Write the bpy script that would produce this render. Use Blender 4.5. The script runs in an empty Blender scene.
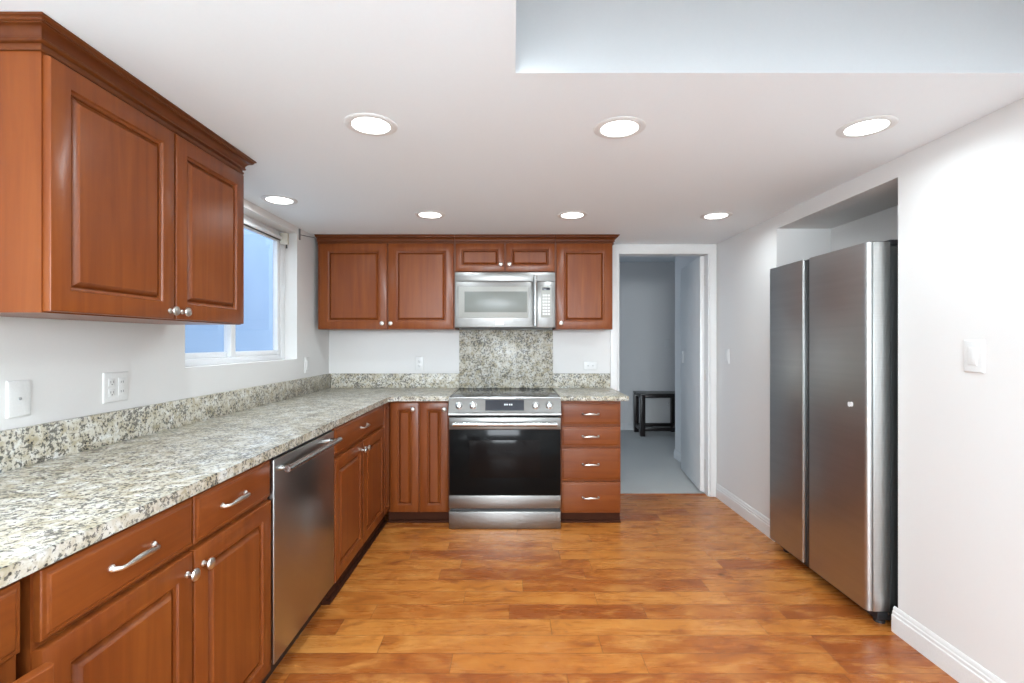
import bpy, bmesh, math, random
from mathutils import Vector, Matrix
random.seed(4)
SC = bpy.context.scene
COL = SC.collection
PI = math.pi

# ------------------------------------------------------------------ camera, world, exposure
EYE = 1.286
F_PX = 490.0
cam_d = bpy.data.cameras.new('camera')
cam_d.sensor_fit = 'HORIZONTAL'; cam_d.sensor_width = 36.0
cam_d.lens = 36.0 * F_PX / 1024.0
cam_d.clip_start = 0.02; cam_d.clip_end = 100
cam = bpy.data.objects.new('camera', cam_d); COL.objects.link(cam)
cam.location = (0, 0, EYE); cam.rotation_euler = (PI/2, 0, 0)
SC.camera = cam

SC.view_settings.view_transform = 'Standard'
SC.view_settings.look = 'None'
SC.view_settings.gamma = 1.0
SC.view_settings.use_curve_mapping = False
SC.view_settings.exposure = 0.25

W = bpy.data.worlds.new('world'); SC.world = W; W.use_nodes = True
bg = W.node_tree.nodes['Background']
bg.inputs['Color'].default_value = (0.84, 0.92, 1.0, 1); bg.inputs['Strength'].default_value = 2.2

def area_light(name, loc, rot, sx, sy, power, color=(1, 1, 1)):
    d = bpy.data.lights.new(name, 'AREA'); d.shape = 'RECTANGLE'; d.size = sx; d.size_y = sy
    d.energy = power; d.color = color
    o = bpy.data.objects.new(name, d); COL.objects.link(o); o.location = loc; o.rotation_euler = rot
    return o
# fill lamp added behind the camera, in front of the added rear opening
area_light('rear_fill_light', (-.25, -3.15, 1.72), (PI/2, 0, 0), 2.0, .6, 150, (0.85, 0.935, 1.0))
sun_d = bpy.data.lights.new('sun', 'SUN'); sun_d.energy = 3.2; sun_d.angle = .02; sun_d.color = (1, .97, .92)
sun = bpy.data.objects.new('sun', sun_d); COL.objects.link(sun); sun.location = (6, 2, 9); sun.rotation_euler = (0, math.radians(32), 0)
# daylight through the window of the carpeted room beyond the doorway
area_light('far_room_daylight', (-1.70, 5.7, 1.5), (0, -PI/2+.45, 0), 1.3, 1.3, 22, (0.60, 0.77, 1.0))
CAN_POWER = 3.1
CAN_COLOR = (0.80, 0.93, 1.0)
REAR_FILL_POWER = 10.0

# ------------------------------------------------------------------ node helpers
def s2l(c):
    return tuple((v/255/12.92 if v/255 <= .04045 else ((v/255+.055)/1.055)**2.4) for v in c) + (1,)

class NT:
    def __init__(s, name):
        s.m = bpy.data.materials.new(name); s.m.use_nodes = True
        s.t = s.m.node_tree; s.b = s.t.nodes['Principled BSDF']
    def n(s, kind, **kw):
        nd = s.t.nodes.new(kind)
        for k, v in kw.items(): setattr(nd, k, v)
        return nd
    def l(s, a, b): s.t.links.new(a, b)
    def set(s, **kw):
        for k, v in kw.items():
            s.b.inputs[k.replace('_', ' ')].default_value = v
        return s
    def math(s, op, a, b=None, c=None):
        nd = s.n('ShaderNodeMath', operation=op)
        for i, v in enumerate((a, b, c)):
            if v is None: continue
            if isinstance(v, (int, float)): nd.inputs[i].default_value = v
            else: s.l(v, nd.inputs[i])
        return nd.outputs[0]
    def coords(s, scale=(1, 1, 1), rot=(0, 0, 0)):
        # position in the place itself, so that copies and parts share one continuous pattern
        g = s.n('ShaderNodeNewGeometry'); mp = s.n('ShaderNodeMapping')
        mp.inputs['Scale'].default_value = scale; mp.inputs['Rotation'].default_value = rot
        s.l(g.outputs['Position'], mp.inputs['Vector']); return mp.outputs['Vector']
    def noise(s, vec, scale, detail=3, rough=.5, dist=0):
        nd = s.n('ShaderNodeTexNoise'); nd.inputs['Scale'].default_value = scale
        nd.inputs['Detail'].default_value = detail; nd.inputs['Roughness'].default_value = rough
        nd.inputs['Distortion'].default_value = dist
        s.l(vec, nd.inputs['Vector']); return nd.outputs['Fac']
    def ramp(s, fac, stops, interp='LINEAR'):
        nd = s.n('ShaderNodeValToRGB'); cr = nd.color_ramp; cr.interpolation = interp
        while len(cr.elements) < len(stops): cr.elements.new(0.5)
        for e, (p, c) in zip(cr.elements, stops): e.position = p; e.color = c
        s.l(fac, nd.inputs['Fac']); return nd.outputs['Color']
    def mix(s, fac, a, b, mode='MIX'):
        nd = s.n('ShaderNodeMix', data_type='RGBA', blend_type=mode)
        for sock, v in ((nd.inputs[0], fac), (nd.inputs[6], a), (nd.inputs[7], b)):
            if isinstance(v, (int, float, tuple)): sock.default_value = v
            else: s.l(v, sock)
        return nd.outputs[2]
    def bump(s, h, strength=.2, dist=.002):
        nd = s.n('ShaderNodeBump'); nd.inputs['Strength'].default_value = strength
        nd.inputs['Distance'].default_value = dist
        s.l(h, nd.inputs['Height']); s.l(nd.outputs['Normal'], s.b.inputs['Normal'])

def g(v): return (v, v, v, 1)

def plain(name, col, rough=.5, metal=0, bump=0, bscale=150, var=.05, **kw):
    t = NT(name); t.set(Roughness=rough, Metallic=metal, **kw)
    v = t.coords()
    nz = t.noise(v, bscale, 2)
    c2 = tuple(x*(1-var) for x in col[:3]) + (1,)
    t.l(t.ramp(nz, [(.3, c2), (.7, col)]), t.b.inputs['Base Color'])
    if bump: t.bump(nz, bump, .001)
    return t.m

M = {}
M['wall'] = plain('painted_wall', (.755, .742, .725, 1), .55, bump=.04, bscale=220, var=.012)
M['ceiling'] = plain('painted_ceiling', (.86, .90, .92, 1), .7, bump=.02, bscale=120, var=.008)
M['trim'] = plain('semi_gloss_white_trim', (.78, .775, .76, 1), .3)
M['vinyl'] = plain('white_vinyl', (.86, .87, .88, 1), .3)
M['plate'] = plain('white_plastic_plate', (.76, .755, .74, 1), .3)
M['slot'] = plain('dark_slot', (.05, .05, .05, 1), .6)
M['dark_gap'] = plain('dark_unlit_cavity', (.02, .015, .012, 1), .8)
M['black_plastic'] = plain('black_plastic', (.018, .018, .02, 1), .35)
M['grey_side'] = plain('dark_grey_enamel', (.035, .037, .036, 1), .4)
M['nickel'] = plain('brushed_nickel', (.66, .64, .60, 1), .28, 1.0)
M['lens'] = None
M['grey_jack'] = plain('grey_socket', (.35, .35, .34, 1), .5)
M['bracket_grey'] = plain('grey_metal_bracket', (.22, .22, .22, 1), .5)
M['paper'] = plain('white_paper', (.85, .85, .85, 1), .7)
M['cream'] = plain('cream_plastic', (.72, .68, .58, 1), .4)
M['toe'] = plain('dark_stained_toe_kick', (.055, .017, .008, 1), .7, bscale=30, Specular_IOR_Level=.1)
M['darkwood'] = plain('espresso_stained_wood', (.018, .012, .011, 1), .3, bscale=30)

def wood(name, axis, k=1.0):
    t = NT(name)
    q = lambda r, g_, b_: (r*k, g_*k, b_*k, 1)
    sc = {'z': (26, 26, 1.6), 'x': (1.6, 26, 26), 'y': (26, 1.6, 26)}[axis]
    v = t.coords(sc); nz = t.noise(v, 1.0, 5, .55, .6)
    v2 = t.coords(); n2 = t.noise(v2, 2.6, 2)
    v3 = t.coords(tuple(x*5 for x in sc)); n3 = t.noise(v3, 1.0, 2)
    c = t.ramp(nz, [(.2, q(.145, .031, .0058)), (.5, q(.212, .053, .0088)), (.85, q(.280, .082, .0140))])
    c = t.mix(t.math('MULTIPLY', n2, .35), c, q(.165, .036, .009))
    c = t.mix(t.math('MULTIPLY', n3, .22), c, q(.15, .034, .009))
    t.l(c, t.b.inputs['Base Color'])
    t.set(Roughness=.36, Coat_Weight=.22, Coat_Roughness=.24)
    t.b.inputs['Specular IOR Level'].default_value = .22
    return t.m
for a in 'xyz': M['wood_'+a] = wood('cherry_cabinet_wood_'+a, a)
for a in 'xy': M['crown_'+a] = wood('shade_darkened_cherry_'+a, a, .62)  # cabinet cherry darkened: shade of the tilted crown faces put into the colour

def granite():
    t = NT('speckled_granite')
    v = t.coords(); 
    n1 = t.noise(v, 24, 4, .6, .4); n2 = t.noise(v, 95, 4, .65, .3); n3 = t.noise(v, 46, 3, .6, .8)
    n4 = t.noise(v, 13, 3)
    base = t.ramp(n1, [(.35, (.42, .365, .25, 1)), (.50, (.58, .54, .45, 1)), (.68, (.70, .70, .67, 1))])
    base = t.mix(t.ramp(n3, [(.52, g(0)), (.66, g(.6))]), base, (.36, .30, .19, 1))
    grey = t.ramp(t.math('ADD', n2, t.math('MULTIPLY', t.math('SUBTRACT', n4, .5), .30)), [(.43, g(1)), (.475, g(0))])
    base = t.mix(t.math('MULTIPLY', grey, .86), base, (.085, .08, .072, 1))
    vo = t.n('ShaderNodeTexVoronoi'); vo.inputs['Scale'].default_value = 75; t.l(v, vo.inputs['Vector'])
    dk = t.ramp(vo.outputs['Distance'], [(.22, g(1)), (.32, g(0))])
    msk = t.ramp(n1, [(.42, g(1)), (.52, g(0))])
    base = t.mix(t.math('MULTIPLY', dk, msk), base, (.035, .032, .03, 1))
    t.l(base, t.b.inputs['Base Color'])
    t.set(Roughness=.32)
    t.b.inputs['Specular IOR Level'].default_value = .35
    return t.m
M['granite'] = granite()

def steel(name, base, rough, stretch, streak=.1, rv=.03):
    t = NT(name)
    nz = t.noise(t.coords(stretch), 1.0, 4, .6)
    t.l(t.ramp(nz, [(.3, tuple(x*(1-streak) for x in base)+(1,)), (.7, tuple(base)+(1,))]), t.b.inputs['Base Color'])
    t.set(Metallic=1.0)
    t.l(t.math('MULTIPLY_ADD', nz, rv, rough-rv/2), t.b.inputs['Roughness'])
    return t.m
M['steel_x'] = steel('stainless_steel_brushed_across', (.27, .262, .25), .35, (2, 2, 90), .06)
M['steel_fridge'] = steel('stainless_steel_fridge_front', (.50, .50, .49), .36, (2, 1.2, 46), .08)
M['steel_fridge_edge'] = steel('stainless_steel_door_edge', (.62, .63, .62), .35, (6, 6, 420))
M['steel_dish'] = steel('stainless_steel_dishwasher_front', (.42, .42, .41), .28, (3, 3, 60), 0.0, 0.0)
M['steel_bright'] = steel('bright_stainless', (.52, .52, .51), .26, (40, 40, 40))

def glass_black(name, col, rough, ior=1.5):
    t = NT(name); t.set(Base_Color=col, Roughness=rough, IOR=ior); return t.m
M['oven_glass'] = glass_black('black_oven_glass', (.006, .006, .006, 1), .10, 1.18)
M['oven_window'] = glass_black('oven_window_pane', (.009, .007, .0065, 1), .12, 1.18)
M['cooktop'] = glass_black('cooktop_ceramic_glass', (.02, .021, .023, 1), .1)
M['burner'] = glass_black('burner_marking', (.12, .12, .12, 1), .25)
M['display'] = glass_black('display_panel', (.02, .022, .03, 1), .08)
M['mw_glass'] = glass_black('microwave_window_screen', (.20, .21, .19, 1), .32)
M['mw_silver'] = plain('silver_painted_frame', (.38, .375, .345, 1), .45, .1)

def emit(name, col, st):
    t = NT(name); t.set(Base_Color=(.8, .8, .8, 1), Emission_Color=col, Emission_Strength=st); return t.m
M['lens'] = emit('lit_led_lens', (1, .98, .95, 1), 6.0)
M['digits'] = emit('lit_display_segments', (.55, .8, 1, 1), .35)

def pane():
    t = NT('clear_window_glass')
    tr = t.n('ShaderNodeBsdfTransparent'); gl = t.n('ShaderNodeBsdfGlossy'); gl.inputs['Roughness'].default_value = .02
    fr = t.n('ShaderNodeFresnel'); fr.inputs['IOR'].default_value = 1.45
    mx = t.n('ShaderNodeMixShader')
    ge = t.n('ShaderNodeNewGeometry')
    t.l(t.math('MULTIPLY', fr.outputs[0], t.math('SUBTRACT', 1, ge.outputs['Backfacing'])), mx.inputs[0]); t.l(tr.outputs[0], mx.inputs[1]); t.l(gl.outputs[0], mx.inputs[2])
    t.l(mx.outputs[0], t.t.nodes['Material Output'].inputs['Surface'])
    return t.m
M['pane'] = pane()

def siding():
    t = NT('blue_stucco')
    n = t.noise(t.coords((1, 1, 1)), 60, 3)
    n2 = t.noise(t.coords((1, 1, 1)), 3, 2)
    c = t.mix(t.math('MULTIPLY', n2, .5), (.19, .30, .47, 1), (.27, .39, .54, 1))
    t.l(c, t.b.inputs['Base Color']); t.set(Roughness=.8); t.bump(n, .3, .003)
    return t.m
M['siding'] = siding()
M['concrete'] = plain('concrete_path', (.45, .45, .44, 1), .9, bump=.3, bscale=40)

def carpet():
    t = NT('grey_carpet')
    v = t.coords(); n = t.noise(v, 260, 3, .8); n2 = t.noise(v, 9, 2)
    c = t.ramp(n, [(.3, (.46, .455, .43, 1)), (.7, (.74, .73, .69, 1))])
    c = t.mix(t.math('MULTIPLY', n2, .4), c, (.55, .545, .52, 1))
    t.l(c, t.b.inputs['Base Color']); t.set(Roughness=.95); t.bump(n, .8, .006)
    return t.m
M['carpet'] = carpet()

M['bounce_carpet'] = plain('pale_bounce_carpet', (.72, .74, .76, 1), .95, bump=.5, bscale=260)  # pale tone chosen to bounce neutral light up to the ceiling
def floorboards():
    t = NT('honey_maple_planks')
    geo = t.n('ShaderNodeNewGeometry'); sep = t.n('ShaderNodeSeparateXYZ'); t.l(geo.outputs['Position'], sep.inputs[0])
    X, Y = sep.outputs['X'], sep.outputs['Y']
    PW = .1245
    ry = t.math('DIVIDE', t.math('SUBTRACT', Y, 1.897), PW)
    row = t.math('FLOOR', ry); fy = t.math('FRACT', ry)
    wn = t.n('ShaderNodeTexWhiteNoise', noise_dimensions='1D'); t.l(row, wn.inputs['W'])
    off = t.math('MULTIPLY', wn.outputs['Value'], 7.3)
    ln = t.math('MULTIPLY_ADD', t.math('FRACT', t.math('MULTIPLY', wn.outputs['Value'], 17.7)), .5, .62)
    rx = t.math('DIVIDE', t.math('ADD', t.math('ADD', X, 20), off), ln)
    idx = t.math('FLOOR', rx); fx = t.math('FRACT', rx)
    cb = t.n('ShaderNodeCombineXYZ'); t.l(row, cb.inputs[0]); t.l(idx, cb.inputs[1])
    wn2 = t.n('ShaderNodeTexWhiteNoise', noise_dimensions='3D'); t.l(cb.outputs[0], wn2.inputs['Vector'])
    # grain, shifted for every plank
    cb2 = t.n('ShaderNodeCombineXYZ')
    t.l(t.math('MULTIPLY_ADD', X, 2.2, t.math('MULTIPLY', wn2.outputs['Value'], 40)), cb2.inputs[0])
    t.l(t.math('MULTIPLY', Y, 20), cb2.inputs[1]); t.l(row, cb2.inputs[2])
    gr = t.noise(cb2.outputs[0], 1.0, 5, .6, 1.2)
    cb3 = t.n('ShaderNodeCombineXYZ')
    t.l(t.math('MULTIPLY_ADD', X, 5, t.math('MULTIPLY', wn2.outputs['Value'], 90)), cb3.inputs[0])
    t.l(t.math('MULTIPLY', Y, 9), cb3.inputs[1]); t.l(row, cb3.inputs[2])
    bl = t.noise(cb3.outputs[0], 1.3, 3, .6, .5)
    pl = t.ramp(wn2.outputs['Value'], [(0, (.28, .066, .012, 1)), (.2, (.38, .108, .018, 1)), (.55, (.50, .168, .028, 1)), (1, (.58, .220, .042, 1))])
    c = t.mix(t.ramp(gr, [(.35, g(.65)), (.60, g(0))]), pl, (.40, .120, .026, 1))
    c = t.mix(t.ramp(bl, [(.50, g(0)), (.72, g(.6))]), c, (.66, .29, .075, 1))
    c = t.mix(t.ramp(bl, [(.28, g(.85)), (.46, g(0))]), c, (.25, .064, .014, 1))
    vo = t.n('ShaderNodeTexVoronoi'); vo.inputs['Scale'].default_value = 2.3; t.l(geo.outputs['Position'], vo.inputs['Vector'])
    c = t.mix(t.ramp(vo.outputs['Distance'], [(.02, g(.8)), (.055, g(0))]), c, (.10, .035, .012, 1))
    # joints
    ey = t.math('MINIMUM', fy, t.math('SUBTRACT', 1, fy))
    ex = t.math('MULTIPLY', t.math('MINIMUM', fx, t.math('SUBTRACT', 1, fx)), 7.0)
    e = t.math('MINIMUM', ey, ex)
    jt = t.ramp(e, [(.008, g(1)), (.022, g(0))])
    c = t.mix(t.math('MULTIPLY', jt, .6), c, (.16, .05, .014, 1))
    t.l(c, t.b.inputs['Base Color'])
    t.l(t.math('MULTIPLY_ADD', gr, .16, .20), t.b.inputs['Roughness'])
    hs = t.math('SUBTRACT', t.math('MULTIPLY', gr, .25), jt)
    t.bump(hs, .25, .0012)
    return t.m
M['floor'] = floorboards()

# ------------------------------------------------------------------ mesh helpers
def origin_of(p):
    o = Vector((0, 0, 0))
    while p: o += p.location; p = p.parent
    return o

class MB:
    def __init__(s): s.b = bmesh.new()
    def box(s, x0, x1, y0, y1, z0, z1, bev=0, seg=2):
        r = bmesh.ops.create_cube(s.b, size=1.0); vs = r['verts']
        for v in vs:
            v.co = Vector(((x0+x1)/2+v.co.x*(x1-x0), (y0+y1)/2+v.co.y*(y1-y0), (z0+z1)/2+v.co.z*(z1-z0)))
        if bev:
            es = list({e for v in vs for e in v.link_edges})
            bmesh.ops.bevel(s.b, geom=es, offset=bev, segments=seg, affect='EDGES', profile=.5)
        return s
    def prism(s, pts, z0, z1, bev=0, axis='z', seg=2):
        f = {'z': lambda a, b, c: (a, b, c), 'y': lambda a, b, c: (a, c, b), 'x': lambda a, b, c: (c, a, b)}[axis]
        lo = [s.b.verts.new(f(a, b, z0)) for a, b in pts]; hi = [s.b.verts.new(f(a, b, z1)) for a, b in pts]
        n = len(pts); fs = [s.b.faces.new(lo[::-1]), s.b.faces.new(hi)]
        for i in range(n): fs.append(s.b.faces.new((lo[i], lo[(i+1) % n], hi[(i+1) % n], hi[i])))
        if bev:
            es = list({e for fc in fs[:2] for e in fc.edges})
            bmesh.ops.bevel(s.b, geom=es, offset=bev, segments=seg, affect='EDGES', profile=.5)
        return s
    def lathe(s, c, d, prof, n=20):
        d = Vector(d).normalized(); c = Vector(c)
        u = d.orthogonal().normalized(); w = d.cross(u)
        rings = []
        for r, h in prof:
            if r < 1e-6: rings.append([s.b.verts.new(c+d*h)])
            else: rings.append([s.b.verts.new(c+d*h+(u*math.cos(2*PI*k/n)+w*math.sin(2*PI*k/n))*r) for k in range(n)])
        for A, B in zip(rings, rings[1:]):
            if len(A) == 1 and len(B) == 1: continue
            for k in range(n):
                k2 = (k+1) % n
                if len(A) == 1: s.b.faces.new((A[0], B[k], B[k2]))
                elif len(B) == 1: s.b.faces.new((A[k], A[k2], B[0]))
                else: s.b.faces.new((A[k], A[k2], B[k2], B[k]))
        return s
    def tube(s, pts, rad, n=12, flat=1.0, up=(0, 0, 1)):
        pts = [Vector(p) for p in pts]
        if isinstance(rad, (int, float)): rad = [rad]*len(pts)
        up = Vector(up); rings = []
        for i, p in enumerate(pts):
            t = (pts[min(i+1, len(pts)-1)]-pts[max(i-1, 0)]).normalized()
            a = up-t*up.dot(t)
            a = a.normalized() if a.length > .15 else t.orthogonal().normalized()
            b_ = t.cross(a)
            rings.append([s.b.verts.new(p+a*math.cos(2*PI*k/n)*rad[i]+b_*math.sin(2*PI*k/n)*rad[i]*flat) for k in range(n)])
        for A, B in zip(rings, rings[1:]):
            for k in range(n): s.b.faces.new((A[k], A[(k+1) % n], B[(k+1) % n], B[k]))
        s.b.faces.new(rings[0][::-1]); s.b.faces.new(rings[-1])
        return s
    def loops(s, face, base, u0, u1, v0, v1, prof):
        """nested rectangular loops: prof = (inset, height) pairs, closed in the middle and at the back"""
        rs = []
        for ins, h in prof:
            q = [(u0+ins, v0+ins), (u1-ins, v0+ins), (u1-ins, v1-ins), (u0+ins, v1-ins)]
            rs.append([s.b.verts.new(PT(face, base, a, b, h)) for a, b in q])
        for A, B in zip(rs, rs[1:]):
            for k in range(4): s.b.faces.new((A[k], A[(k+1) % 4], B[(k+1) % 4], B[k]))
        s.b.faces.new(rs[0][::-1]); s.b.faces.new(rs[-1])
        return s
    def sweep(s, paths):
        """paths: for every profile point the polyline it follows; joined into a closed strip"""
        V = [[s.b.verts.new(p) for p in path] for path in paths]
        m = len(V)
        for i in range(m):
            A, B = V[i], V[(i+1) % m]
            for k in range(len(A)-1): s.b.faces.new((A[k], A[k+1], B[k+1], B[k]))
        s.b.faces.new([v[0] for v in V]); s.b.faces.new([v[-1] for v in V][::-1])
        return s
    def build(s, name, mat, parent=None, angle=32):
        bmesh.ops.recalc_face_normals(s.b, faces=s.b.faces[:])
        if parent is not None: bmesh.ops.translate(s.b, verts=s.b.verts[:], vec=-origin_of(parent))
        me = bpy.data.meshes.new(name); s.b.to_mesh(me); s.b.free()
        me.materials.append(mat if not isinstance(mat, str) else M[mat])
        for p in me.polygons: p.use_smooth = True
        me.set_sharp_from_angle(angle=math.radians(angle))
        o = bpy.data.objects.new(name, me); COL.objects.link(o)
        if parent is not None: o.parent = parent
        return o

def PT(face, base, u, v, w):
    """a point on a front: L = left run (faces +x), B = back run (faces -y), R = right wall (faces -x)"""
    if face == 'L': return Vector((base+w, u, v))
    if face == 'B': return Vector((u, base-w, v))
    return Vector((base-w, u, v))
DIR = {'L': Vector((1, 0, 0)), 'B': Vector((0, -1, 0)), 'R': Vector((-1, 0, 0))}

def tag(o, label, cat, group=None):
    o['label'] = label; o['category'] = cat
    if group: o['group'] = group
    return o
def thing(name, loc, label, cat, group=None):
    o = bpy.data.objects.new(name, None); COL.objects.link(o); o.location = loc
    o.empty_display_size = .1
    return tag(o, label, cat, group)
def struct(name, mb, mat, parent=None):
    o = mb.build(name, mat, parent)
    if parent is None: o['kind'] = 'structure'
    return o
def fbox(mb, face, base, u0, u1, v0, v1, w0, w1, bev=0):
    a, b = PT(face, base, u0, v0, w0), PT(face, base, u1, v1, w1)
    return mb.box(min(a.x, b.x), max(a.x, b.x), min(a.y, b.y), max(a.y, b.y), min(a.z, b.z), max(a.z, b.z), bev)

# ------------------------------------------------------------------ room numbers
XL, XR, YB, ZC = -1.52, 1.70, 4.07, 2.097
YR = -3.3
# ------------------------------------------------------------------ structure
struct('floor', MB().box(XL-.15, 2.6, .30, 4.128, -.06, 0), 'floor')
struct('floor', MB().box(XL-.15, 2.6, YR, .30, -.06, .004), 'bounce_carpet').name = 'floor_rear'  # unseen floor behind the camera, pale surface added as a light bounce
struct('floor', MB().box(-1.9, 3.4, 4.128, 7.3, -.06, .004), 'carpet').name = 'floor_carpet'
# low kitchen ceiling with the step; unseen near part lowered to block rear light
struct('ceiling', MB().prism([(XL-.15, YR), (2.6, YR), (2.6, .95), (.01, .95), (.01, 1.48), (2.6, 1.48), (2.6, 4.19), (XL-.15, 4.19)], ZC, 2.50), 'ceiling')
struct('ceiling', MB().box(.0, 2.6, .94, 1.49, 2.45, 2.55), 'ceiling')
struct('ceiling', MB().box(-1.9, 3.4, 4.19, 7.3, 2.44, 2.55), 'ceiling')
# left wall with the window opening
WY0, WY1, WZ0, WZ1 = 2.278, 3.464, 1.162, 2.05
lw = MB()
lw.box(XL-.17, XL, YR, WY0, 0, 2.2).box(XL-.17, XL, WY1, 4.19, 0, 2.2)
lw.box(XL-.17, XL, WY0, WY1, 0, WZ0).box(XL-.17, XL, WY0, WY1, WZ1, 2.2)
struct('wall_left', lw, 'wall')
# back wall with the doorway
DX0, DX1, DZ = .868, 1.645, 2.032
bw = MB()
bw.box(XL-.17, DX0, YB, 4.19, 0, 2.6).box(DX1, 2.6, YB, 4.19, 0, 2.6).box(DX0, DX1, YB, 4.19, DZ, 2.6)
struct('wall_back', bw, 'wall')
# right wall with the fridge alcove
NY0, NY1, NZ = 2.158, 3.147, 2.010
rw = MB()
rw.box(XR, 2.6, YR, NY0, 0, 2.6).box(XR, 2.6, NY1, 4.19, 0, 2.6).box(XR, 2.6, NY0, NY1, NZ, 2.6).box(2.50, 2.6, NY0, NY1, 0, NZ)
struct('wall_right', rw, 'wall')
struct('light_block_beam', MB().box(.01, 2.6, .78, .98, 2.02, 2.50), 'ceiling')  # unseen dropped beam, added to keep rear light off the ceiling step
struct('trim_1', MB().box(2.05, 2.50, NY0, NY1, 1.79, NZ), 'wall')
# unseen rear wall; wide framed opening added to bring in light
rr = MB()
rr.box(XL-.17, -1.35, YR-.12, YR, 0, 2.6).box(1.55, 2.6, YR-.12, YR, 0, 2.6).box(-1.35, 1.55, YR-.12, YR, 2.25, 2.6)
struct('wall_rear', rr, 'wall')
pf = MB()
for x in (-1.35, .08, 1.49): pf.box(x, x+.06, YR-.09, YR-.03, 0, 2.25, .004)
pf.box(-1.35, 1.55, YR-.09, YR-.03, 0, .06).box(-1.35, 1.55, YR-.09, YR-.03, 2.19, 2.25)
struct('added_rear_frame', pf, 'vinyl')  # unseen frame that belongs to the added rear opening
# carpeted room beyond
fr = MB(); fr.box(-1.9, 3.4, 7.12, 7.3, 0, 2.5)
struct('wall_far', fr, 'wall')
struct('wall_far_left', MB().box(-1.9, -1.8, 4.19, 7.12, 0, 2.5), 'wall')
struct('wall_far_right', MB().box(1.80, 3.4, 4.19, 5.41, 0, 2.5).box(3.3, 3.4, 5.41, 7.12, 0, 2.5), 'wall')

# baseboards: plain board with a stepped moulding on top
def baseboard(name, face, base, u0, u1, h=.112):
    prof = [(0, 0), (.015, 0), (.015, h*.66), (.0115, h*.70), (.0115, h*.80), (.008, h*.85), (.008, h*.92), (.003, h), (0, h)]
    mb = MB(); mb.sweep([[PT(face, base, u0, z, w), PT(face, base, u1, z, w)] for w, z in prof])
    return struct(name, mb, 'trim')
baseboard('baseboard_right', 'R', XR, YR, NY0+.018)
baseboard('baseboard_right', 'R', XR, NY1, YB)
baseboard('baseboard_far', 'B', 7.12, -1.8, 3.3, .10)
baseboard('baseboard_far_right', 'R', 1.80, 4.19, 5.41, .10)
# end return of the near baseboard at the alcove edge
# door casing and jamb
CX0, CX1 = .816, 1.690
cs = MB()
def casing_strip(mb, pts, wid):
    return mb
cs.prism([(CX0, 0), (DX0+.006, 0), (DX0+.006, DZ-.006), (DX1-.006, DZ-.006), (DX1-.006, 0), (CX1, 0), (CX1, 2.086), (CX0, 2.086)], YB-.016, YB-.0005, .003, axis='y')
struct('trim_2', cs, 'trim')
jb = MB()
jb.box(DX0, DX0+.018, YB-.004, 4.19, 0, DZ).box(DX1-.018, DX1, YB-.004, 4.19, 0, DZ).box(DX0+.018, DX1-.018, YB-.004, 4.19, DZ-.018, DZ)
jb.box(DX0+.018, DX0+.03, 4.10, 4.135, 0, DZ-.018)
struct('trim_3', jb, 'trim')
struct('trim_4', MB().box(DX0+.018, DX1-.018, 4.118, 4.132, 0, .005, .002), 'floor')
# open door, hinged on the right jamb and swung into the far room
def door_slab():
    L, T, H = .745, .036, 1.985
    hx, hy = 1.588, 4.137
    a = math.atan2(.092, .74)
    e = bpy.data.objects.new('door_1', None); COL.objects.link(e); e.location = (hx, hy, 0); e.rotation_euler = (0, 0, -a)
    e['kind'] = 'structure'
    d = MB().box(-.0, T, 0, L, .022, .022+H, .002); bb = d.build('door_slab', 'trim'); bb.parent = e
    k = MB().box(-.005, 0, L-.11, L-.04, 1.08, 1.19, .002).build('door_pull', 'plate'); k.parent = e
    for z in (.25, 1.0, 1.80):
        h = MB().tube([(.040, -.004, z-.045), (.040, -.004, z+.045)], .006, 10).build('hinge', 'nickel'); h.parent = e
door_slab()

# window
def window():
    FX = -1.625   # outdoor-side plane of the frame
    fr = MB()
    x0, x1 = FX-.03, FX+.02
    fr.box(x0, x1, WY0, WY0+.05, WZ0, WZ1, .003).box(x0, x1, WY1-.06, WY1, WZ0, WZ1, .003)
    fr.box(x0, x1, WY0+.05, WY1-.06, WZ0, WZ0+.035, .003).box(x0, x1, WY0+.05, WY1-.06, WZ1-.045, WZ1, .003)
    w = fr.build('window_1', 'vinyl'); w['kind'] = 'structure'
    mid = 2.835
    def sash(a, b, x, t=.045):
        m = MB(); z0, z1 = WZ0+.035, WZ1-.045
        m.box(x-.012, x+.014, a, a+t, z0, z1, .003).box(x-.012, x+.014, b-t, b, z0, z1, .003)
        m.box(x-.012, x+.014, a+t, b-t, z0, z0+.03, .003).box(x-.012, x+.014, a+t, b-t, z1-.03, z1, .003)
        s_ = m.build('sash', 'vinyl', w)
        MB().box(x-.003, x+.001, a+t-.004, b-t+.004, z0+.026, z1-.026).build('glass_pane', 'pane', s_)
        return s_
    sash(mid-.03, WY1-.06, FX+.004)
    s2 = sash(WY0+.05, mid+.03, FX-.022)
    MB().box(FX+.016, FX+.026, mid-.018, mid+.018, 1.50, 1.56, .003).build('sash_lock', 'vinyl', w)
window()
# shade rail across the top of the window
sr = thing('shade_rail', (-1.57, 2.85, 2.0), 'white roller shade rail mounted across the top of the window', 'shade rail')
MB().box(-1.60, -1.582, WY0+.01, 3.375, 1.985, 2.008, .004).build('rail', 'vinyl', sr)
MB().tube([(-1.590, WY0+.02, 1.981), (-1.590, 3.36, 1.981)], .004, 8).build('rail_lip', 'grey_side', sr)
MB().box(-1.598, -1.545, 3.372, 3.40, 1.955, 2.035, .006).build('end_bracket', 'cream', sr)
MB().tube([(-1.56, 3.39, 1.96), (-1.56, 3.39, 1.93)], .006, 8).build('end_pin', 'grey_side', sr)

# the neighbouring building and the path outside the window
struct('wall_outside', MB().box(-3.3, -3.1, -1.5, 7.5, -.3, 3.4), 'siding')
struct('ground_outside', MB().box(-3.1, XL-.17, -1.5, 7.5, -.35, -.25), 'concrete')

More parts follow.
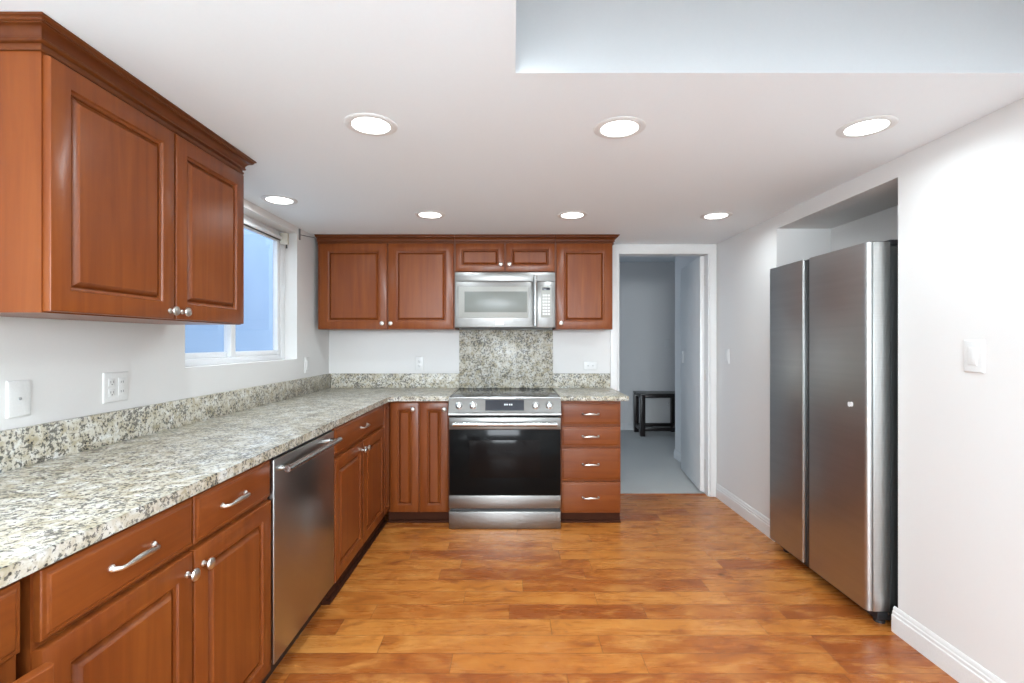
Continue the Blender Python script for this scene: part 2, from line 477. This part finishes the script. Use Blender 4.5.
# ------------------------------------------------------------------ cabinet parts
T = .02
DOOR_PROF = [(0, 0), (0, T-.005), (.0015, T-.0018), (.005, T), (.057, T), (.0585, T-.002), (.060, T-.0055), (.0645, T-.0075), (.067, T-.0085), (.0675, T-.014), (.0705, T-.014), (.0715, T-.0115), (.084, T-.0015), (.0855, T-.0003)]
def narrow_prof(k):
    return [(i*k if i > .006 else i, h) for i, h in DOOR_PROF]
SLAB_PROF = [(0, 0), (0, T-.008), (.002, T-.0055), (.008, T-.005), (.011, T-.0035), (.014, T-.0005), (.016, T)]

def knob(face, base, u, v, parent, w=T):
    c = PT(face, base, u, v, w)
    return MB().lathe(c, DIR[face], [(.0085, 0), (.0085, .002), (.0055, .005), (.0050, .013), (.009, .016), (.0150, .019), (.0165, .0225), (.0150, .0265), (.009, .0295), (0, .0305)], 18).build('knob', 'nickel', parent)
def pull(face, base, u, v, parent, w=T, L=.118):
    pts = []; rad = []
    n = 18
    mb = MB()
    for i in range(n+1):
        s_ = -1+2*i/n
        a = abs(s_)
        if a > .86: h = .004+(1-a)/.14*.018
        else: h = .021+.0035*math.cos(a/.86*PI/2)
        pts.append(PT(face, base, u+s_*L/2, v+.002*math.cos(s_*PI), w+h))
        rad.append(.0065 if a > .93 else (.0048 if a > .6 else .0058+.0022*math.cos(a/.6*PI/2)))
    mb.tube(pts, rad, 10, .8)
    for s_ in (-1, 1):
        mb.lathe(PT(face, base, u+s_*L/2, v, w), DIR[face], [(.0085, 0), (.0085, .003), (.006, .006), (0, .009)], 12)
    return mb.build('handle', 'nickel', parent)
def door(face, base, u0, u1, v0, v1, parent, kn=None, prof=DOOR_PROF, lab=None, w0=0.0):
    base2 = base + (w0 if face == 'L' else -w0)
    d = MB().loops(face, base2, u0, u1, v0, v1, prof).build('door', 'wood_z', parent)
    if lab: d['label'] = lab
    if kn: knob(face, base2, kn[0], kn[1], d)
    return d
def drawer(face, base, u0, u1, v0, v1, parent, L=.118, at=None):
    d = MB().loops(face, base, u0, u1, v0, v1, SLAB_PROF).build('drawer', 'wood_y' if face == 'L' else 'wood_x', parent)
    pull(face, base, at if at else (u0+u1)/2, (v0+v1)/2, d, L=L)
    return d

FX = -.885     # face-frame plane of the left base run
FY = 3.485     # face-frame plane of the back base run
TZ = .095
def base_cabinet(face, u0, u1, label, group='cherry base cabinets'):
    if face == 'L':
        t = thing('base_cabinet', ((FX+XL)/2, (u0+u1)/2, 0), label, 'cabinet', group)
        MB().box(XL+.002, FX, u0, u1, TZ-.010, .868).build('carcass', 'wood_z', t)
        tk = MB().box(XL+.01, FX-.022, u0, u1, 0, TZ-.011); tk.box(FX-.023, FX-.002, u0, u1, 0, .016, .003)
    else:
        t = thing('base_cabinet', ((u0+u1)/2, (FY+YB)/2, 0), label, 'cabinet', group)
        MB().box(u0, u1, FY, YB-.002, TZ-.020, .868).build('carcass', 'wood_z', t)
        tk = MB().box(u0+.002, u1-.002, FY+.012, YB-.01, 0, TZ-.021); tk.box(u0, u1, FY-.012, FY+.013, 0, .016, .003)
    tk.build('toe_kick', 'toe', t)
    return t

# nearest cabinet, its door standing slightly ajar
c = base_cabinet('L', .36, .874, 'cherry base cabinet at the left picture edge with door ajar')
drawer('L', FX, .375, .869, .735, .862, c)
def ajar():
    hinge = Vector((FX, .385, 0)); a = math.radians(8)
    mb = MB().loops('L', 0, 0, .480, .105, .723, DOOR_PROF)
    for v in mb.b.verts:
        x, y = v.co.x, v.co.y
        v.co.x = hinge.x + x*math.cos(a) + y*math.sin(a)
        v.co.y = hinge.y - x*math.sin(a) + y*math.cos(a)
    d = mb.build('door', 'wood_z', c); d['label'] = 'raised panel door standing slightly open'
    p = hinge + Vector((math.sin(a)*.42 + T, .42*math.cos(a), .665))
    MB().lathe(p-Vector((.001, 0, 0)), (math.cos(a), -math.sin(a), 0), [(.0085, 0), (.0055, .005), (.0050, .013), (.0150, .019), (.0165, .0225), (.0150, .0265), (0, .0305)], 18).build('knob', 'nickel', d)
ajar()
# two-drawer, two-door cabinet before the dishwasher
c = base_cabinet('L', .900, 1.772, 'cherry base cabinet with two drawers over two doors, left of the dishwasher')
drawer('L', FX, .906, 1.334, .730, .862, c, L=.125)
drawer('L', FX, 1.342, 1.762, .730, .862, c, L=.125, at=1.525)
door('L', FX, .903, 1.330, .105, .716, c, kn=(1.305, .665))
door('L', FX, 1.338, 1.762, .105, .716, c, kn=(1.372, .665))
# cabinet past the dishwasher, one wide drawer over two doors, and the narrow corner panel
c = base_cabinet('L', 2.392, 3.484, 'cherry base cabinet between dishwasher and corner, one wide drawer over two doors')
drawer('L', FX, 2.402, 3.322, .725, .862, c, L=.12)
door('L', FX, 2.402, 2.856, .100, .708, c, kn=(2.825, .66))
door('L', FX, 2.862, 3.322, .100, .708, c, kn=(2.893, .66))
MB().loops('L', FX, 3.336, 3.459, .100, .862, [(i*.50 if i > .006 else i, h) for i, h in DOOR_PROF]).build('corner_panel', 'wood_z', c)
# back run, left of the range
c = base_cabinet('B', -.883, -.442, 'cherry base cabinet in the corner with two narrow doors left of the range')
door('B', FY, -.862, -.660, .078, .856, c, kn=(-.700, .808), prof=narrow_prof(.88))
door('B', FY, -.652, -.452, .078, .856, c, kn=(-.478, .808), prof=narrow_prof(.88))
# back run, right of the range
c = base_cabinet('B', .343, .772, 'cherry base cabinet with a stack of four drawers right of the range')
for v0, v1 in ((.698, .848), (.545, .684), (.303, .531), (.072, .292)):
    drawer('B', FY, .350, .766, v0, v1, c, at=.556, L=.112)

# ------------------------------------------------------------------ upper cabinets
def crown(paths_fn, top=ZC-.001):
    prof = [(0, -.070), (.007, -.070), (.009, -.066), (.009, -.060), (.005, -.058), (.005, -.052), (.012, -.050), (.015, -.047), (.015, -.042), (.012, -.040), (.014, -.032), (.020, -.024), (.029, -.019), (.034, -.018), (.034, -.014), (.038, -.014), (.038, -.010), (.042, -.006), (.046, -.005), (.046, 0), (0, 0)]
    return MB().sweep([paths_fn(o, top+z) for o, z in prof])
UX = -1.20
t = thing('wall_cabinet', (-1.36, 1.71, 1.36), 'large cherry wall cabinet hung on the left wall beside the window', 'cabinet', 'cherry wall cabinets')
MB().box(XL+.002, UX, 1.249, 2.168, 1.360, ZC-.002).build('carcass', 'wood_z', t)
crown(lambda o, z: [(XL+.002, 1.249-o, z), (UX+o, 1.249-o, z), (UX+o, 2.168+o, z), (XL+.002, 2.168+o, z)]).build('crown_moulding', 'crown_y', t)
door('L', UX, 1.254, 1.716, 1.364, 2.018, t, kn=(1.690, 1.392))
door('L', UX, 1.724, 2.160, 1.364, 2.018, t, kn=(1.752, 1.392))
UY = 3.75
UZ = 1.378
def upper(u0, u1, z0, label):
    t = thing('wall_cabinet', ((u0+u1)/2, (UY+YB)/2, z0), label, 'cabinet', 'cherry wall cabinets')
    MB().box(u0, u1, UY, YB-.002, z0, ZC-.002).build('carcass', 'wood_z', t)
    return t
t = upper(-1.484, -.438, UZ, 'cherry wall cabinet with two tall doors left of the microwave')
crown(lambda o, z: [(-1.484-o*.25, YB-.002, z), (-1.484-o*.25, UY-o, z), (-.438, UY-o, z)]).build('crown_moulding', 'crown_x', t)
door('B', UY, -1.462, -.953, UZ+.004, 2.034, t, kn=(-.985, 1.424))
door('B', UY, -.941, -.444, UZ+.004, 2.034, t, kn=(-.920, 1.424))
t = upper(-.436, .331, 1.817, 'short cherry wall cabinet with two small doors above the microwave')
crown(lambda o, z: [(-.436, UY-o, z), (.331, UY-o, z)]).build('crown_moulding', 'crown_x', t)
door('B', UY, -.430, -.058, 1.820, 2.034, t, kn=(-.085, 1.872), prof=narrow_prof(.80))
door('B', UY, -.048, .325, 1.820, 2.034, t, kn=(-.020, 1.872), prof=narrow_prof(.80))
t = upper(.333, .769, UZ, 'cherry wall cabinet with a single tall door right of the microwave')
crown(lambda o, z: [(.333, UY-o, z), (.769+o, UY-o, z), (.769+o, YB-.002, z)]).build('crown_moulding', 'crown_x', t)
door('B', UY, .339, .763, UZ+.004, 2.034, t, kn=(.372, 1.424))

# ------------------------------------------------------------------ worktops and splashbacks
CZ0, CZ1 = .869, .902
cut_r = .03
tag(MB().prism([(XL+.002, .34), (-.86, .34), (-.86, 3.385), (-.82, 3.425), (-.440, 3.425), (-.440, YB-.002), (XL+.002, YB-.002)], CZ0, CZ1, .007, seg=3).build('countertop', 'granite'),
    'long L-shaped speckled granite countertop along the left wall and corner', 'countertop')
tag(MB().prism([(.341, 3.425), (.797, 3.425), (.824, 3.452), (.824, 4.05), (.341, 4.05)], CZ0, CZ1, .007, seg=3).build('countertop', 'granite'),
    'short granite countertop over the four-drawer cabinet right of the range', 'countertop')
ST = 1.021
tag(MB().box(XL+.001, XL+.021, .34, YB-.002, CZ1, ST, .002).build('backsplash', 'granite'),
    'low granite backsplash strip running along the left wall under the window', 'backsplash')
tag(MB().box(XL+.022, -.438, YB-.021, YB-.001, CZ1, ST, .002).build('backsplash', 'granite'),
    'low granite backsplash strip on the back wall left of the range', 'backsplash')
tag(MB().box(-.436, .338, YB-.021, YB-.001, CZ1, UZ+.005, .002).build('backsplash', 'granite'),
    'tall granite backsplash panel between the range and the microwave', 'backsplash')
tag(MB().box(.340, .812, YB-.021, YB-.001, CZ1, ST, .002).build('backsplash', 'granite'),
    'low granite backsplash strip on the back wall right of the range', 'backsplash')

# ------------------------------------------------------------------ dishwasher
t = thing('dishwasher', (-1.19, 2.08, 0), 'stainless steel dishwasher under the left counter between two cherry cabinets', 'dishwasher')
MB().box(XL+.01, -.905, 1.780, 2.384, .10, .866).build('tub', 'grey_side', t)
dd = MB().box(-.902, -.865, 1.782, 2.383, .108, .855, .004, 3).build('door', 'steel_dish', t)
MB().box(-.900, -.872, 1.786, 2.380, .856, .8645, .001).build('control_strip', 'black_plastic', dd)
hb = MB(); hz, hx = .815, -.828
hb.tube([(hx, 1.808, hz), (hx, 2.358, hz)], .0125, 16)
hb.build('handle', 'steel_bright', dd)
for y in (1.832, 2.332):
    MB().tube([(-.866, y, hz), (hx+.004, y, hz)], .010, 12).build('handle_post', 'steel_bright', dd)
MB().box(XL+.02, -.93, 1.782, 2.383, 0, .098).build('toe_kick', 'black_plastic', t)

# ------------------------------------------------------------------ range
RX0, RX1, RY = -.434, .336, 3.36
t = thing('range', (-.05, 3.7, 0), 'stainless steel slide-in electric range with black glass oven door', 'range')
MB().box(RX0+.006, RX1-.006, 3.415, 4.045, .03, .880).build('body', 'grey_side', t)
ck = MB().prism([(RX0+.006, 3.385), (RX1-.006, 3.385), (RX1-.006, 4.047), (RX0+.006, 4.047)], .881, .902, .003).build('cooktop', 'cooktop', t)
for (x, y, r) in ((-.24, 3.58, .105), (.15, 3.58, .085), (-.23, 3.86, .075), (.15, 3.87, .10)):
    mb = MB()
    for rr_ in (r, r*.62):
        n = 40; prof = [(rr_-.002, .9021), (rr_-.002, .9026), (rr_, .9026), (rr_, .9021)]
        mb.sweep([[(x+a*math.cos(2*PI*k/n), y+a*math.sin(2*PI*k/n), z) for k in range(n+1)] for a, z in prof])
    mb.build('burner_ring', 'burner', ck)
MB().box(RX0+.004, RX1-.004, 3.378, 3.3845, .881, .904, .002).box(RX0, RX0+.0055, 3.378, 4.047, .881, .904, .002).box(RX1-.0055, RX1, 3.378, 4.047, .881, .904, .002).build('cooktop_rim', 'steel_bright', ck)
# sloping control panel with a rounded lower lip
cp_prof = [(3.412, .774), (3.368, .774), (3.346, .778), (3.338, .785), (3.339, .794), (3.344, .800), (3.347, .804), (3.370, .890), (3.374, .895), (3.377, .896), (3.377, .880), (3.412, .880)]
cpn = MB().prism([(y, z) for y, z in cp_prof], RX0, RX1, 0, axis='x').build('control_panel', 'steel_x', t)
nrm = Vector((0, -.966, .258))
def on_panel(x, s_):   # s_ 0..1 up the slope
    return Vector((x, 3.347+.023*s_, .804+.086*s_))
for x in (-.3615, -.2655, .1625, .2560):
    c_ = on_panel(x, .50)
    k = MB().lathe(c_, nrm, [(.026, 0), (.026, .003), (.0195, .006), (.0185, .020), (.015, .026), (0, .0275)], 22).build('knob', 'steel_bright', cpn)
    q = c_+nrm*.027
    MB().box(x-.004, x+.004, q.y-.006, q.y+.004, q.z-.018, q.z+.020, .0015).build('knob_grip', 'steel_bright', k)
a0 = on_panel(0, .12); a1 = on_panel(0, .93)
mb = MB(); vs = []
for off in (.0, .0025):
    for (x, p) in ((-.183, a0), (.082, a0), (.082, a1), (-.183, a1)):
        vs.append(mb.b.verts.new(Vector((x, p.y, p.z))+nrm*off))
for f in ((3, 2, 1, 0), (4, 5, 6, 7), (0, 1, 5, 4), (1, 2, 6, 5), (2, 3, 7, 6), (3, 0, 4, 7)): mb.b.faces.new([vs[i] for i in f])
dp = mb.build('display', 'display', cpn)
mb = MB()
for x, w_, s_ in ((-.052, .010, .55), (-.038, .010, .55), (-.020, .010, .55), (-.006, .010, .55)):
    p = on_panel(x, s_)+nrm*.0028
    mb.box(x, x+w_*.8, p.y-.0006, p.y+.0006, p.z-.007, p.z+.007)
mb.build('lit_segments', 'digits', dp)
# oven door
od = MB().box(RX0+.002, RX1-.002, 3.366, 3.412, .140, .767, .004).build('oven_door', 'grey_side', t)
MB().box(RX0+.002, RX1-.002, 3.357, 3.367, .684, .765, .003).build('top_rail', 'steel_x', od)
gl = MB().box(RX0+.003, RX1-.003, 3.359, 3.367, .232, .682, .002).build('oven_glass', 'oven_glass', od)
MB().box(-.292, .195, 3.3570, 3.3600, .352, .610, .0008).build('oven_window', 'oven_window', gl)
MB().box(RX0+.002, RX1-.002, 3.357, 3.367, .142, .230, .003).build('bottom_rail', 'steel_x', od)
hp = []; n = 16
for i in range(n+1):
    s_ = -1+2*i/n
    hp.append((-.049+s_*.352, 3.303+.014*(s_*s_),   .727-.003*s_*s_))
hd = MB().tube(hp, [.0155]*(n+1), 14, .9).build('handle', 'steel_bright', od)
for s_ in (-1, 1):
    MB().tube([(-.049+s_*.345, 3.357, .725), (-.049+s_*.345, 3.317, .725)], [.014, .0125], 12).build('handle_post', 'steel_bright', hd)
MB().box(RX0+.01, RX1-.01, 3.372, 3.42, .122, .141).build('vent_gap', 'black_plastic', t)
MB().box(RX0+.002, RX1-.002, 3.352, 3.412, .003, .122, .004).build('storage_drawer', 'steel_x', t)
for x in (RX0+.05, RX1-.05):
    for y in (3.43, 3.98):
        MB().lathe((x, y, 0), (0, 0, 1), [(0, 0), (.018, 0), (.018, .006), (.008, .010), (.008, .03), (0, .03)], 12).build('foot', 'black_plastic', t)

# ------------------------------------------------------------------ microwave
MX0, MX1, MZ0, MZ1, MY = -.433, .327, 1.388, 1.812, 3.70
t = thing('microwave', (-.05, 3.88, MZ0), 'stainless steel over-the-range microwave hung under the short wall cabinet', 'microwave')
MB().box(MX0+.003, MX1-.003, 3.745, YB-.023, MZ0+.006, MZ1, .002).build('body', 'grey_side', t)
MB().box(MX0+.03, MX1-.03, 3.76, 4.0, MZ0, MZ0+.006).build('underside_vent', 'black_plastic', t)
MB().box(MX0, MX1, MY+.008, 3.746, 1.742, MZ1-.001, .004).build('vent_grille', 'steel_x', t)
md = MB().box(MX0, .175, MY, 3.746, MZ0+.003, 1.741, .006, 3).build('door', 'steel_x', t)
X_ = lambda px: (px-512)*MY/490
Z_ = lambda py: EYE+(341.5-py)*MY/490
wf = MB().box(X_(458.6), X_(528.4), MY-.003, MY+.001, Z_(317.8), Z_(286.5), .002).build('window_frame', 'mw_silver', md)
MB().box(X_(464.5), X_(527), MY-.0045, MY-.0025, Z_(312.3), Z_(291.5), .001).build('window', 'mw_glass', wf)
MB().box(X_(495), X_(503.8), MY-.0015, MY+.001, Z_(325.2), Z_(320.6), .0005).build('badge', 'plate', md)
hm = X_(535)
hh = MB(); pts = []; n = 12
for i in range(n+1):
    s_ = -1+2*i/n
    pts.append((hm, MY-.036-.010*(1-s_*s_), (Z_(276.5)+Z_(326))/2+s_*(Z_(276.5)-Z_(326))/2))
hh = MB().tube(pts, .0135, 14, .9, up=(1, 0, 0)).build('handle', 'steel_bright', md)
for i in (1, n-1):
    MB().tube([(hm, MY+.001, pts[i][2]), (hm, pts[i][1], pts[i][2])], .009, 10).build('handle_post', 'steel_bright', hh)
mc = MB().box(.177, MX1, MY+.002, 3.746, MZ0+.003, 1.741, .005).build('control_panel', 'steel_x', t)
kp = MB().box(X_(540.8), X_(551.5), MY-.001, MY+.003, Z_(317.5), Z_(286.4), .001).build('keypad', 'mw_silver', mc)
MB().box(X_(542.2), X_(550), MY-.0025, MY-.0008, Z_(290.2), Z_(287.6), .0003).build('display', 'display', kp)
mb = MB()
for r_ in range(7):
    for q in range(3):
        x = X_(542.6)+q*.020; z = Z_(294.5)-r_*.0235
        mb.box(x, x+.015, MY-.002, MY-.0008, z-.014, z, .0004)
mb.build('keys', 'plate', kp)

# ------------------------------------------------------------------ refrigerator
GX, GY0, GY1 = 1.60, 2.205, 3.052
t = thing('refrigerator', (1.98, 2.62, 0), 'stainless steel side-by-side refrigerator standing in the white wall alcove', 'refrigerator')
MB().box(1.706, 2.40, GY0+.012, GY1-.005, .045, 1.722, .004).build('body', 'grey_side', t)
def fr_door(y0, y1, name, lab):
    # plan outline with soft front corners
    r = .022 if y0 < 2.5 else .005; r2 = .005 if y0 < 2.5 else .015; pts = [(1.698, y0)]
    for k in range(7):
        a = PI/2*k/6
        pts.append((GX+r-r*math.sin(a), y0+.004+r-r*math.cos(a)))
    for k in range(7):
        a = PI/2*k/6
        pts.append((GX+r2-r2*math.cos(a), y1-r2+r2*math.sin(a)))
    pts.append((1.698, y1))
    d = MB().prism(pts, .070, 1.735, 0).build(name, 'steel_fridge', t)
    d['label'] = lab
    MB().box(GX+.03, 1.697, y0+.006, y1-.006, 1.7352, 1.7385, .001).build('top_cap', 'black_plastic', d)
    return d
d1 = fr_door(2.692, GY1, 'freezer_door', 'narrow left door of brushed steel')
d2 = fr_door(GY0, 2.640, 'fridge_door', 'wide right door of brushed steel')
MB().box(1.609, 1.70, 2.641, 2.691, .072, 1.728).build('handle_channel', 'black_plastic', t)
MB().box(GX+.0015, 1.6085, 2.683, 2.6915, .080, 1.72, .001).build('grip_edge', 'steel_fridge_edge', d1)
MB().box(GX+.024, 1.70, GY0-.0025, GY0+.0005, .072, 1.733, .001).build('side_trim', 'steel_fridge_edge', d2)
MB().box(1.6985, 1.7055, GY0+.008, GY1-.008, .075, 1.725).build('door_gasket', 'black_plastic', t)
MB().box(1.66, 2.38, GY0+.02, GY1-.02, .018, .066, .004).build('base_grille', 'black_plastic', t)
for y in (GY0+.05, GY1-.05):
    MB().lathe((1.69, y, 0), (0, 0, 1), [(0, 0), (.024, 0), (.024, .012), (.012, .016), (.012, .03), (0, .03)], 14).build('foot', 'black_plastic', t)
    MB().lathe((2.33, y, 0), (0, 0, 1), [(0, 0), (.024, 0), (.024, .012), (.012, .016), (.012, .03), (0, .03)], 14).build('foot', 'black_plastic', t)
for y0, y1 in ((GY0+.01, GY0+.09), (GY1-.09, GY1-.01)):
    MB().box(1.71, 1.80, y0, y1, 1.722, 1.748, .005).build('hinge_cover', 'black_plastic', t)
# torn white sticker on the wide door
sy = 490*GX/(850.5-512); sz = EYE-(404-341.5)*sy/490
st = [(-.018, -.004), (-.012, -.012), (0, -.010), (.008, -.014), (.018, -.009), (.019, .004), (.012, .010), (.003, .007), (-.006, .012), (-.016, .008)]
MB().prism([(sy+a, sz+b) for a, b in st], GX-.0008, GX+.0002, 0, axis='x').build('sticker', 'paper', d2)

# ------------------------------------------------------------------ outlets and switches
def plate(name, face, base, u, v, w_, h_, label, cat, kinds, group=None):
    c_ = PT(face, base, u, v, 0)
    t = thing(name, c_, label, cat, group)
    pl = MB().loops(face, base, u-w_/2, u+w_/2, v-h_/2, v+h_/2, [(0, .0003), (0, .0035), (.003, .0060), (.006, .0065)]).build('cover_plate', 'plate', t)
    for k, uu in kinds:
        if k == 'duplex':
            for dv in (-.0195, .0195):
                rc = MB().loops(face, base, u+uu-.0145, u+uu+.0145, v+dv-.0135, v+dv+.0135, [(0, .0060), (0, .0078), (.0015, .0085)]).build('receptacle', 'plate', pl)
                m = MB()
                for du in (-.006, .006): fbox(m, face, base, u+uu+du-.001, u+uu+du+.001, v+dv-.003, v+dv+.006, .0084, .0088)
                fbox(m, face, base, u+uu-.002, u+uu+.002, v+dv-.010, v+dv-.006, .0084, .0088)
                m.build('slots', 'slot', rc)
        elif k == 'rocker':
            MB().loops(face, base, u+uu-.0165, u+uu+.0165, v-.033, v+.033, [(0, .0060), (0, .0088), (.002, .0100)]).build('rocker', 'plate', pl)
        elif k == 'decora':
            rc = MB().loops(face, base, u+uu-.0165, u+uu+.0165, v-.033, v+.033, [(0, .0060), (0, .0078), (.0015, .0085)]).build('receptacle', 'plate', pl)
            for dv in (-.018, .018):
                for du in (-.005, .005):
                    m = MB(); fbox(m, face, base, u+uu+du-.001, u+uu+du+.001, v+dv-.004, v+dv+.004, .0084, .0089)
                    m.build('slot', 'slot', rc)
        elif k == 'jack':
            MB().lathe(PT(face, base, u+uu, v, .006), DIR[face], [(.0045, 0), (.0045, .003), (.002, .004), (0, .004)], 12).build('jack', 'grey_jack', pl)
        elif k == 'toggle':
            m = MB(); fbox(m, face, base, u+uu-.004, u+uu+.004, v-.004, v+.012, .006, .016, .001); m.build('toggle', 'plate', pl)
    for dv in ((-.030, .030) if kinds[0][0] in ('toggle',) else (-.042, .042)):
        for k, uu in kinds[:1]:
            MB().lathe(PT(face, base, u+uu, v+dv, .0062), DIR[face], [(.0028, 0), (.0028, .0006), (0, .0010)], 10).build('screw', 'trim', pl)
    return t
plate('wall_plate', 'L', XL, 1.507, 1.110, .072, .112, 'white wall plate with one small jack, nearest the left picture edge', 'wall plate', [('jack', 0)])
plate('wall_outlet', 'L', XL, 1.876, 1.112, .117, .114, 'white double-width outlet plate on the left wall below the big cabinet', 'outlet', [('duplex', -.024), ('decora', .024)])
plate('light_switch', 'L', XL, 3.625, 1.112, .072, .114, 'white switch plate on the left wall between window and back corner', 'switch', [('rocker', 0)])
plate('wall_outlet', 'B', YB, -.768, 1.104, .072, .114, 'white outlet on the back wall left of the range', 'outlet', [('duplex', 0)])
plate('wall_outlet', 'B', YB, .651, 1.085, .112, .072, 'white sideways outlet on the back wall right of the range', 'outlet', [('jack', -.02), ('jack', .02)][:2])
plate('light_switch', 'R', XR, 1.800, 1.232, .078, .120, 'white rocker light switch on the right wall near the refrigerator', 'switch', [('rocker', 0)])
plate('light_switch', 'R', XR, 3.866, 1.170, .072, .114, 'white light switch on the right wall between doorway and refrigerator', 'switch', [('rocker', 0)])
plate('light_switch', 'B', 7.12, 2.255, 1.262, .072, .114, 'small light switch on the blue-grey wall beyond the doorway', 'switch', [('toggle', 0)])
plate('wall_outlet', 'B', 7.12, 2.27, .375, .072, .114, 'outlet low on the far wall behind the dark end table', 'outlet', [('duplex', 0)])

# wire strung from a small plate beside the window to the back cabinet
t = thing('wire_bracket', (-1.51, 3.5, 2.06), 'small dark metal bracket and wire between window corner and back cabinet', 'bracket')
MB().box(XL+.0005, XL+.008, 3.488, 3.506, 2.012, 2.090, .001).build('mounting_plate', 'bracket_grey', t)
MB().tube([(XL+.006, 3.497, 2.048), (XL+.018, 3.60, 2.058), (XL+.026, 3.71, 2.072)], .0022, 8).build('wire', 'grey_side', t)
MB().lathe((XL+.027, 3.715, 2.073), (0, -1, 0), [(.006, 0), (.006, .008), (0, .010)], 10).build('screw', 'nickel', t)

# ------------------------------------------------------------------ dark end table in the room beyond
t = thing('end_table', (2.03, 6.79, 0), 'dark espresso end table on the grey carpet beyond the doorway', 'table')
TX0, TX1, TY0, TY1, TH = 1.735, 2.320, 6.60, 7.00, .580
MB().box(TX0-.004, TX1+.004, TY0-.004, TY1+.004, TH-.020, TH, .003).build('tabletop', 'darkwood', t)
lw_ = .062
for x in (TX0, TX1-lw_):
    for y in (TY0, TY1-lw_):
        MB().box(x, x+lw_, y, y+lw_, .004, TH-.0205, .002).build('leg', 'darkwood', t)
for n_, z0, z1 in (('apron', TH-.056, TH-.021), ('stretcher', .075, .125)):
    MB().box(TX0+lw_, TX1-lw_, TY0+.01, TY0+.045, z0, z1, .002).build(n_, 'darkwood', t)
    MB().box(TX0+lw_, TX1-lw_, TY1-.045, TY1-.01, z0, z1, .002).build(n_, 'darkwood', t)
    MB().box(TX0+.01, TX0+.045, TY0+lw_, TY1-lw_, z0, z1, .002).build(n_, 'darkwood', t)
    MB().box(TX1-.045, TX1-.01, TY0+lw_, TY1-lw_, z0, z1, .002).build(n_, 'darkwood', t)

# ------------------------------------------------------------------ recessed lights
def can(label):
    t = thing('recessed_light', (0, 0, ZC), label, 'ceiling light', 'round recessed lights in the white ceiling')
    MB().lathe((0, 0, ZC), (0, 0, -1), [(.070, .0002), (.097, .0002), (.097, .0018), (.092, .0040), (.078, .0055), (.072, .0045), (.070, .0035), (.070, .0002)], 40).build('trim_ring', 'trim', t).location = (0, 0, 0)
    MB().lathe((0, 0, ZC), (0, 0, -1), [(0, .0004), (.0698, .0004), (.0698, .0030), (0, .0036)], 40).build('lens', 'lens', t)
    d = bpy.data.lights.new('lamp', 'AREA'); d.shape = 'DISK'; d.size = .13; d.energy = CAN_POWER; d.color = CAN_COLOR; d.spread = math.radians(162)
    l = bpy.data.objects.new('lamp', d); COL.objects.link(l); l.parent = t; l.location = (0, 0, -.006)
    return t
def copy_tree(o):
    r = o.copy(); COL.objects.link(r)
    for ch in list(o.children):
        c_ = ch.copy(); COL.objects.link(c_); c_.parent = r
    return r
# the empty sits on the ceiling plane, so the parts built at ZC land right
first = can('')
spots = [(-.520, 1.808, 'lit recessed ceiling light, front row, nearest the big left cabinet'),
         (.402, 1.834, 'lit recessed ceiling light, middle of the front row below the ceiling step'),
         (1.320, 1.825, 'lit recessed ceiling light, front row, nearest the right wall'),
         (-.516, 3.085, 'lit recessed ceiling light, back row, above the two tall cabinet doors'),
         (.380, 3.095, 'lit recessed ceiling light, middle of the back row, in front of the range'),
         (1.295, 3.110, 'lit recessed ceiling light, back row, nearest the doorway'),
         (-1.312, 2.765, 'lit recessed ceiling light beside the window above the counter')]
for i, (x, y, lab) in enumerate(spots):
    o = first if i == 0 else copy_tree(first)
    o.location = (x*1.015, y*1.015, ZC); o['label'] = lab

# unseen fill lights, added as copies of the cans, beside and behind the camera
rear = bpy.data.lights.new('lamp', 'AREA'); rear.shape = 'DISK'; rear.size = .13; rear.energy = REAR_FILL_POWER; rear.color = CAN_COLOR
for x, y, lab in ((-.53, .45, 'added unseen fill light in the low ceiling beside the camera'),
                  (-.53, -1.0, 'added unseen fill light in the low ceiling behind the camera, left row'),
                  (.40, .10, 'added unseen fill light in the low ceiling beside the camera, right of the step'),
                  (.60, -1.0, 'added unseen fill light in the low ceiling behind the camera, right row')):
    o = copy_tree(first); o.location = (x, y, ZC); o['label'] = lab
    for ch in o.children:
        if ch.type == 'LIGHT': ch.data = rear
